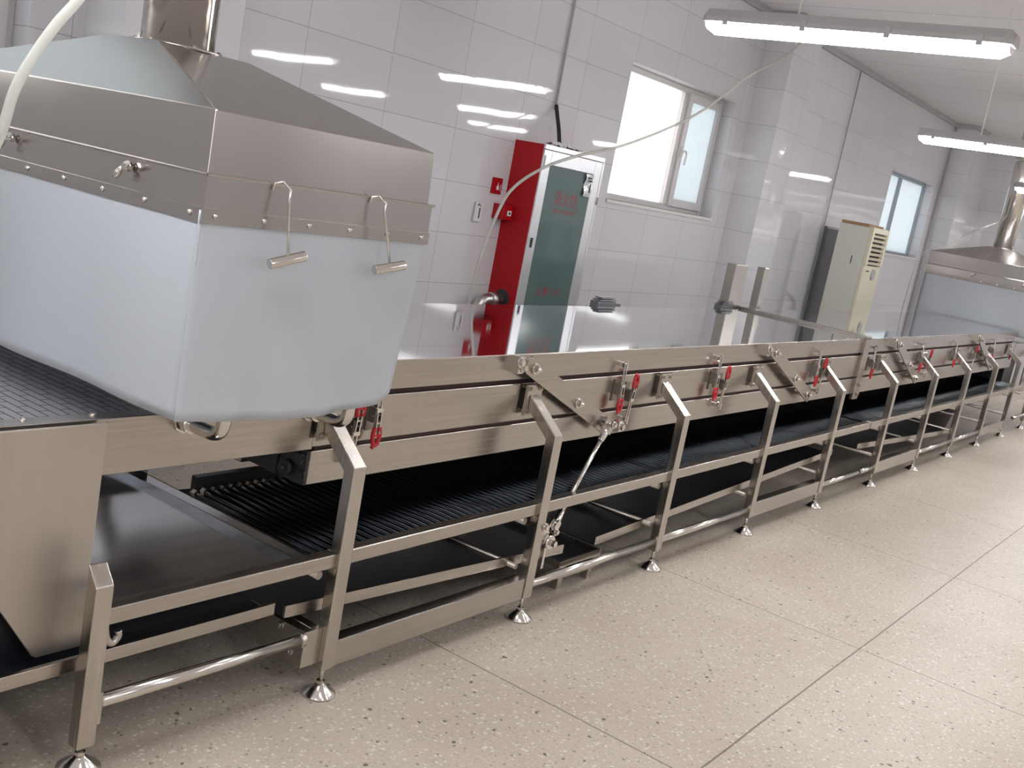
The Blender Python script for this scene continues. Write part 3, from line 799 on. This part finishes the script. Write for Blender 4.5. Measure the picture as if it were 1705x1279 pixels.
def hook_handle(p0, p1, top, seat, label):
    p0 = Vector(p0); p1 = Vector(p1); mid = (p0+p1)/2
    t = thing('hook_handle', tuple(mid), label, 'handle', 'bar handles hung on the hood')
    part('grip', M['chrome'], t, lambda mb: mb.tube([p0, p1], 0.0125, 20), bevel=0.001)
    tp = Vector(top); st = Vector(seat)
    part('rod', M['chrome'], t, lambda mb: mb.tube([mid+Vector((0, 0, 0.008)), tp-Vector((0, 0, 0.02)), tp, tp+Vector((-0.004, 0.010, 0.008)), (tp+st)/2+Vector((0, 0, 0.010)), st, st-Vector((0.004, 0, 0.016))], 0.0030, 8))
hook_handle((1.648, 1.848, 1.262), (1.736, 1.832, 1.288), (1.690, 1.860, 1.432), (1.668, 1.889, 1.440), 'left bar handle hung on the front of the near hood')
hook_handle((1.992, 1.850, 1.263), (2.080, 1.832, 1.283), (2.008, 1.862, 1.430), (1.985, 1.889, 1.440), 'right bar handle hung on the front of the near hood')

# ------------------------------------------------------------------ outfeed beyond the far hood
OUT = thing('outfeed_conveyor', (12.4, YC, 0), 'dark outfeed end of the line under the far hood at the right edge', 'conveyor')
part('conveyor_belt', M['belt'], OUT, lambda mb: mb.box(11.57, 13.4, 2.12, 2.92, 0.86, 0.882))
part('body_panel', M['steel_panel'], OUT, lambda mb: mb.box(11.56, 13.4, 2.09, 2.10, 0.74, 0.885), bevel=0.002)
part('drive_box', M['dark_plate'], OUT, lambda mb: mb.box(11.60, 12.05, 2.14, 2.9, 0.42, 0.72), bevel=0.006)
part('side_panel', M['steel_post'], OUT, lambda mb: mb.box(12.20, 13.3, 2.06, 2.075, 0.36, 0.74), bevel=0.003)
for lx in (12.15, 13.2):
    lg = part('leg', M['steel_post'], OUT, lambda mb: mb.prism(leg_poly(), 'x', lx, lx+0.05), bevel=0.003)
    part('levelling_foot', M['chrome'], lg, lambda mb: foot(mb, lx+0.025, 1.95))
    lg = part('leg', M['steel_post'], OUT, lambda mb: mb.prism(mirror(leg_poly()), 'x', lx, lx+0.05), bevel=0.003)
    part('levelling_foot', M['chrome'], lg, lambda mb: foot(mb, lx+0.025, 2*YC-1.95))
part('side_rail', M['steel_panel'], OUT, lambda mb: mb.box(11.61, 13.3, 1.944, 1.984, 0.44, 0.483), bevel=0.003)
part('floor_rail', M['chrome'], OUT, lambda mb: mb.cyl((11.63, 1.952, 0.15), (13.2, 1.952, 0.15), 0.017, 12))
part('cross_tube', M['fitting'], OUT, lambda mb: mb.cyl((11.75, 1.96, 0.40), (11.75, 3.06, 0.40), 0.014, 10))

# ------------------------------------------------------------------ things under the line
st = thing('drain_stand', (3.6, 2.25, 0), 'low steel drain stand with black top under the tie rod', 'stand')
def sb(mb):
    mb.cur = 0
    mb.box(3.43, 3.73, 1.985, 1.992, 0.130, 0.153); mb.box(3.43, 3.437, 1.992, 2.55, 0.130, 0.153); mb.box(3.723, 3.73, 1.992, 2.55, 0.130, 0.153); mb.box(3.43, 3.73, 2.543, 2.55, 0.130, 0.153)
    mb.cur = 1; mb.box(3.437, 3.723, 1.992, 2.543, 0.128, 0.134)
part('basin', [M['steel_panel'], M['dark_plate']], st, sb)
part('apron', M['steel_panel'], st, lambda mb: mb.box(3.50, 3.80, 2.02, 2.03, 0.052, 0.128))
for lx in (3.52, 3.745):
    for ly in (2.03, 2.48):
        part('leg', M['steel_post'], st, lambda mb: mb.box(lx, lx+0.032, ly, ly+0.03, 0.0, 0.130))
def tub(mb, cx, cy, k1, k2, hh):
    n = 24
    R = [(0.15, 0.0), (0.165, 0.02), (0.19, 0.16), (0.20, 0.165), (0.20, 0.175), (0.185, 0.175), (0.155, 0.03), (0.0, 0.028)]
    z = 0.0
    vs = [(cx+k1*r*math.cos(2*PI*k/n), cy+k2*r*math.sin(2*PI*k/n), z+h*hh) for r, h in R for k in range(n)]
    mb.smooth = True
    mb.add(vs, [(j*n+k, j*n+(k+1) % n, (j+1)*n+(k+1) % n, (j+1)*n+k) for j in range(len(R)-1) for k in range(n)])
    mb.smooth = False; mb.add(vs[:n], [tuple(range(n))[::-1]])
mb = MB(); tub(mb, 10.40, 2.56, 2.6, 1.6, 1.2); tag(mb.build('plastic_tub', M['dark_purple']), 'wide dark plastic tub on the floor under the far tunnel section', 'tub')

# ------------------------------------------------------------------ fire hydrant cabinet and signs
FC = thing('hydrant_cabinet', (5.8, 3.95, 0), 'tall red fire hydrant cabinet with green glass door on the back wall', 'cabinet')
fx0, fx1, fyf = 5.45, 6.13, 3.85
part('shell', M['red_paint'], FC, lambda mb: mb.box(fx0, fx1, fyf, YB, 0.0, 1.785), bevel=0.003)
def dfr(mb):
    z0, z1 = 0.03, 1.755
    mb.box(fx0+0.002, fx0+0.085, fyf-0.012, fyf, z0, z1); mb.box(fx1-0.085, fx1-0.002, fyf-0.012, fyf, z0, z1)
    mb.box(fx0+0.085, fx1-0.085, fyf-0.012, fyf, z1-0.085, z1); mb.box(fx0+0.085, fx1-0.085, fyf-0.012, fyf, z0, z0+0.085)
part('door_frame', M['alu'], FC, dfr, bevel=0.002)
part('top_frame', M['alu'], FC, lambda mb: mb.box(fx0, fx1+0.02, fyf-0.014, fyf, 1.758, 1.788), bevel=0.002)
part('side_frame', M['alu'], FC, lambda mb: mb.box(fx1-0.001, fx1+0.022, fyf-0.014, fyf+0.02, 0.0, 1.757), bevel=0.002)
part('door_glass', M['cab_glass'], FC, lambda mb: mb.box(fx0+0.085, fx1-0.085, fyf-0.006, fyf-0.001, 0.115, 1.67))
def lt(mb):
    text_into(mb, '消火栓', (5.655, fyf-0.0065, 1.432), (1, 0, 0), (0, 0, 1), 0.27, 0.095, 0.0)
part('lettering', M['red_text'], FC, lt)
part('lettering', M['red_text'], FC, lambda mb: text_into(mb, 'FIRE HYDRANT', (5.655, fyf-0.0065, 1.385), (1, 0, 0), (0, 0, 1), 0.28, 0.028, 0.0))
part('lettering', M['red_text'], FC, lambda mb: text_into(mb, '火警 119', (5.645, fyf-0.0065, 0.852), (1, 0, 0), (0, 0, 1), 0.275, 0.06, 0.0))
part('lock', M['black_text'], FC, lambda mb: mb.box(5.478, 5.494, fyf-0.018, fyf-0.012, 1.155, 1.215))
part('hinge', M['trim'], FC, lambda mb: (mb.box(5.462, 5.472, fyf-0.016, fyf-0.012, 1.64, 1.72), mb.cyl((6.142, fyf-0.016, 1.48), (6.142, fyf-0.016, 1.53), 0.008, 8)))
def tagp(mb):
    mb.cur = 0
    mb.grid(lambda u, v: (5.955+0.092*u, fyf-0.015-0.006*math.sin(v*9+u*2), 1.665-0.145*v), 6, 12)
    mb.cur = 1
    for zz, hh, xa, xb in ((1.640, 0.010, 5.975, 6.02), (1.622, 0.009, 5.985, 6.03)): mb.box(xa, xb, fyf-0.0235, fyf-0.0225, zz-hh/2, zz+hh/2)
    mb.box(6.008, 6.022, fyf-0.0235, fyf-0.0225, 1.548, 1.605)
part('wrapping_strip', [M['wrap'], M['black_text']], FC, tagp)['label'] = 'crumpled clear film strip with dark print'
def crumple(mb):
    rnd = random.Random(3)
    vals = {}
    def fn(u, v):
        k = (round(u*22), round(v*3)); h = vals.setdefault(k, rnd.random())
        return (5.53+0.34*u, fyf-0.012+0.06*v, 1.789+0.022*h*math.sin(PI*min(max(v, .02), .98))+0.012*h)
    mb.grid(fn, 22, 3)
    for i in range(len(mb.sm)): mb.sm[i] = False
tag(MB.build((lambda m: (crumple(m), m)[1])(MB()), 'plastic_wrap', M['wrap'], thick=0.001), 'crumpled clear wrap lying on top of the hydrant cabinet', 'wrap')
def cable(mb):
    mb.cur = 0; mb.cyl((5.785, 4.055, 2.02), (5.785, 4.055, CH), 0.009, 8)
    mb.cur = 1; mb.tube(spline([(5.79, 4.03, 2.06), (5.775, 4.00, 1.99), (5.745, 3.95, 1.90), (5.735, 3.92, 1.785)], 6), 0.014, 10)
CB = thing('power_cable', (5.785, 4.05, 1.785), 'black cable dropping from its wall conduit onto the hydrant cabinet', 'cable')
part('conduit', M['trim'], CB, lambda mb: mb.cyl((5.785, 4.056, 2.02), (5.785, 4.056, CH-0.06), 0.008, 8))
part('cable', M['rubber'], CB, lambda mb: mb.tube(spline([(5.785, 4.052, 2.05), (5.775, 4.02, 1.98), (5.745, 3.97, 1.90), (5.735, 3.93, 1.786)], 6), 0.013, 10))
# red call point box on the wall beside the cabinet
CP = thing('call_point', (5.39, 4.02, 1.29), 'small red alarm box with white button beside the hydrant cabinet', 'alarm')
part('case', M['red_paint'], CP, lambda mb: mb.box(5.345, 5.445, 3.985, YB, 1.290, 1.382), bevel=0.004)
part('button', M['white_paint'], CP, lambda mb: mb.box(5.385, 5.423, 3.980, 3.9845, 1.318, 1.350))
part('button_dot', M['black_text'], CP, lambda mb: mb.cyl((5.404, 3.980, 1.334), (5.404, 3.978, 1.334), 0.008, 10))
FS = thing('fire_sign', (5.335, 4.065, 1.437), 'small red fire sign with white symbol on the wall tiles', 'sign')
part('plate', M['red_paint'], FS, lambda mb: mb.box(5.288, 5.386, 4.062, YB-0.001, 1.437, 1.535))
def sym(mb):
    y = 4.061
    mb.prism([(5.334, 1.462), (5.356, 1.462), (5.359, 1.476), (5.351, 1.488), (5.348, 1.506), (5.344, 1.508), (5.340, 1.490), (5.332, 1.478)], 'y', y, y+0.0008)
    P = [(5.372, 1.456), (5.368, 1.475), (5.372, 1.497), (5.376, 1.497), (5.373, 1.475), (5.377, 1.456)]
    mb.prism(P, 'y', y, y+0.0008)
part('symbol', M['white_paint'], FS, sym)
WS = thing('wall_placard', (5.19, 4.065, 1.25), 'white framed placard with a dark mark left of the alarm box', 'sign')
part('board', M['white_paint'], WS, lambda mb: mb.box(5.155, 5.235, 4.062, YB-0.001, 1.256, 1.368))
def wsb(mb):
    for a in ((5.153, 5.157, 1.252, 1.372), (5.157, 5.215, 1.252, 1.256)): mb.box(a[0], a[1], 4.058, 4.063, a[2], a[3])
part('frame', M['trim'], WS, wsb)
def mark(mb):
    mb.prism([(5.203, 1.275), (5.213, 1.275), (5.213, 1.338), (5.203, 1.338)], 'y', 4.0605, 4.0615)
    mb.prism([(5.178, 1.352), (5.190, 1.350), (5.203, 1.362), (5.196, 1.366)], 'y', 4.0605, 4.0615)
    mb.prism([(5.204, 1.352), (5.212, 1.346), (5.218, 1.350), (5.209, 1.358)], 'y', 4.0605, 4.0615)
part('mark', M['black_text'], WS, mark)
FP = thing('fire_pipe', (5.25, 3.96, 0), 'steel elbow pipe turning into the red side of the cabinet', 'pipe')
part('elbow', M['pipe'], FP, lambda mb: mb.tube(spline([(5.225, 3.96, 0.60), (5.225, 3.96, 0.70), (5.24, 3.96, 0.768), (5.275, 3.96, 0.793), (5.33, 3.96, 0.798), (5.45, 3.96, 0.798)], 6), 0.036, 18))
part('riser', M['pipe'], FP, lambda mb: mb.cyl((5.225, 3.96, 0.0), (5.225, 3.96, 0.62), 0.034, 16))
part('coupling', M['pipe'], FP, lambda mb: (mb.cyl((5.33, 3.96, 0.798), (5.40, 3.96, 0.798), 0.044, 18), mb.cyl((5.225, 3.96, 0.62), (5.225, 3.96, 0.68), 0.043, 18)))
part('hole_rim', M['black_text'], FP, lambda mb: mb.tube([(5.4485, 3.955, 0.808), (5.4495, 3.955, 0.808)], 0.058, 18))

# ------------------------------------------------------------------ air conditioner
AC = thing('air_conditioner', (10.85, 3.6, 0), 'cream floor standing air conditioner beside the far window', 'air conditioner')
ax0, ax1, ay0, ay1, az = 10.60, 11.10, 3.44, 3.78, 1.735
part('casing', M['ac_side'], AC, lambda mb: mb.box(ax0, ax1, ay0+0.03, ay1, 0.0, az-0.006), bevel=0.006)
part('front_panel', M['ac_front'], AC, lambda mb: (mb.box(ax0-0.004, ax1+0.004, ay0, ay0+0.03, 0.0, 1.36), mb.box(ax0-0.004, ax0+0.05, ay0-0.01, ay0+0.03, 1.36, az), mb.box(ax1-0.05, ax1+0.004, ay0-0.01, ay0+0.03, 1.36, az), mb.box(ax0+0.05, ax1-0.05, ay0-0.01, ay0+0.03, 1.68, az)), bevel=0.006)
part('air_outlet', M['black_text'], AC, lambda mb: mb.box(ax0+0.05, ax1-0.05, ay0+0.022, ay0+0.028, 1.36, 1.68))
for k in range(7):
    part('louvre', M['ac_front'], AC, lambda mb: mb.bar((ax0+0.05, ay0+0.006, 1.385+0.045*k), (ax1-0.05, ay0+0.006, 1.385+0.045*k), 0.026, 0.018, (0, -0.4, 1)))
part('control_dial', M['trim'], AC, lambda mb: mb.tube([(ax0+0.30, ay0, 1.275), (ax0+0.30, ay0-0.012, 1.275)], 0.055, 20))
part('badge', M['black_text'], AC, lambda mb: mb.box(ax0+0.08, ax0+0.17, ay0-0.002, ay0, 1.30, 1.312))
part('groove', M['black_text'], AC, lambda mb: (mb.box(ax0+0.03, ax1-0.03, ay0-0.001, ay0+0.002, 0.855, 0.862), mb.box(ax0+0.03, ax1-0.03, ay0-0.001, ay0+0.002, 0.825, 0.832)))
part('side_grip', M['black_text'], AC, lambda mb: mb.box(ax0-0.001, ax0+0.002, 3.58, 3.59, 1.35, 1.43))
tag(MB().box(ax0+0.01, ax1-0.04, ay0+0.05, ay1-0.01, az-0.004, az+0.024).build('cardboard_sheet', M['cardboard'], bevel=0.002), 'brown cardboard lying on top of the air conditioner', 'cardboard')

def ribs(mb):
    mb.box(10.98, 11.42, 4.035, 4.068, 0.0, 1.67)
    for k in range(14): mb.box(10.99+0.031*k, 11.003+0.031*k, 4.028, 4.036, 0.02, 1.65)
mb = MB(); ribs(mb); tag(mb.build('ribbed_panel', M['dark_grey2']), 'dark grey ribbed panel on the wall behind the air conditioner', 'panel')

# ------------------------------------------------------------------ hoses and small wall fittings
H = [(9.2, 3.55, 3.29), (8.574, 3.55, 3.20), (7.857, 3.55, 2.792), (7.411, 3.55, 2.589), (6.722, 3.55, 2.2), (5.942, 3.55, 1.898), (5.368, 3.55, 1.743), (5.033, 3.55, 1.626), (4.791, 3.55, 1.48), (4.690, 3.55, 1.299), (4.645, 3.55, 1.165), (4.615, 3.55, 0.999), (4.60, 3.55, 0.826), (4.59, 3.56, 0.5), (4.6, 3.57, 0.02)]
tag(MB().tube(spline(H, 6), 0.0088, 10).build('water_hose', M['hose']), 'long milky hose looping from the ceiling past the window and cabinet', 'hose')
H = [(1.16, 1.7, 1.90), (1.095, 1.7, 1.80), (1.032, 1.7, 1.70), (1.0, 1.7, 1.655), (0.966, 1.7, 1.596), (0.941, 1.7, 1.539), (0.924, 1.7, 1.465), (0.90, 1.72, 1.38), (0.87, 1.80, 1.25), (0.85, 2.0, 1.05), (0.85, 2.2, 0.90), (0.86, 2.35, 0.856)]
H = [(1.75, 1.95, 3.28), (1.45, 1.8, 2.45)]+H
tag(MB().tube(spline(H, 6), 0.0085, 12).build('water_hose', M['hose']), 'thick milky hose hanging in front of the near hood at top left', 'hose')
H = [(11.90, 2.63, 2.03), (11.72, 2.70, 1.954), (11.74, 2.86, 1.842), (11.70, 2.94, 1.745), (11.62, 3.0, 1.675), (11.56, 3.18, 1.60), (11.54, 3.24, 1.2), (11.54, 3.25, 0.02)]
tag(MB().tube(spline(H, 6), 0.008, 8).build('water_hose', M['hose']), 'thin white hose arching down from the far chimney', 'hose')
tag(MB().cyl((14.70, 4.04, 0), (14.70, 4.04, CH-0.06), 0.012, 10).build('wall_pipe', M['trim']), 'thin grey pipe running down the far corner column', 'pipe')
tag(MB().cyl((10.93, 4.055, 0), (10.93, 4.055, CH-0.055), 0.0065, 8).build('wall_conduit', M['trim']), 'thin grey conduit on the tiles above the air conditioner', 'conduit')
WV = thing('wall_vent', (16.99, 3.55, 2.44), 'dark louvred vent on the end wall above the far hood', 'vent')
part('vent_frame', M['trim'], WV, lambda mb: mb.box(16.975, 17.0, 3.40, 3.62, 2.43, 2.59))
for k in range(4):
    part('vent_slat', M['rubber'], WV, lambda mb: mb.box(16.968, 16.976, 3.415, 3.605, 2.442+0.036*k, 2.468+0.036*k))

for o in list(bpy.data.objects):
    if '_org' in o: del o['_org']
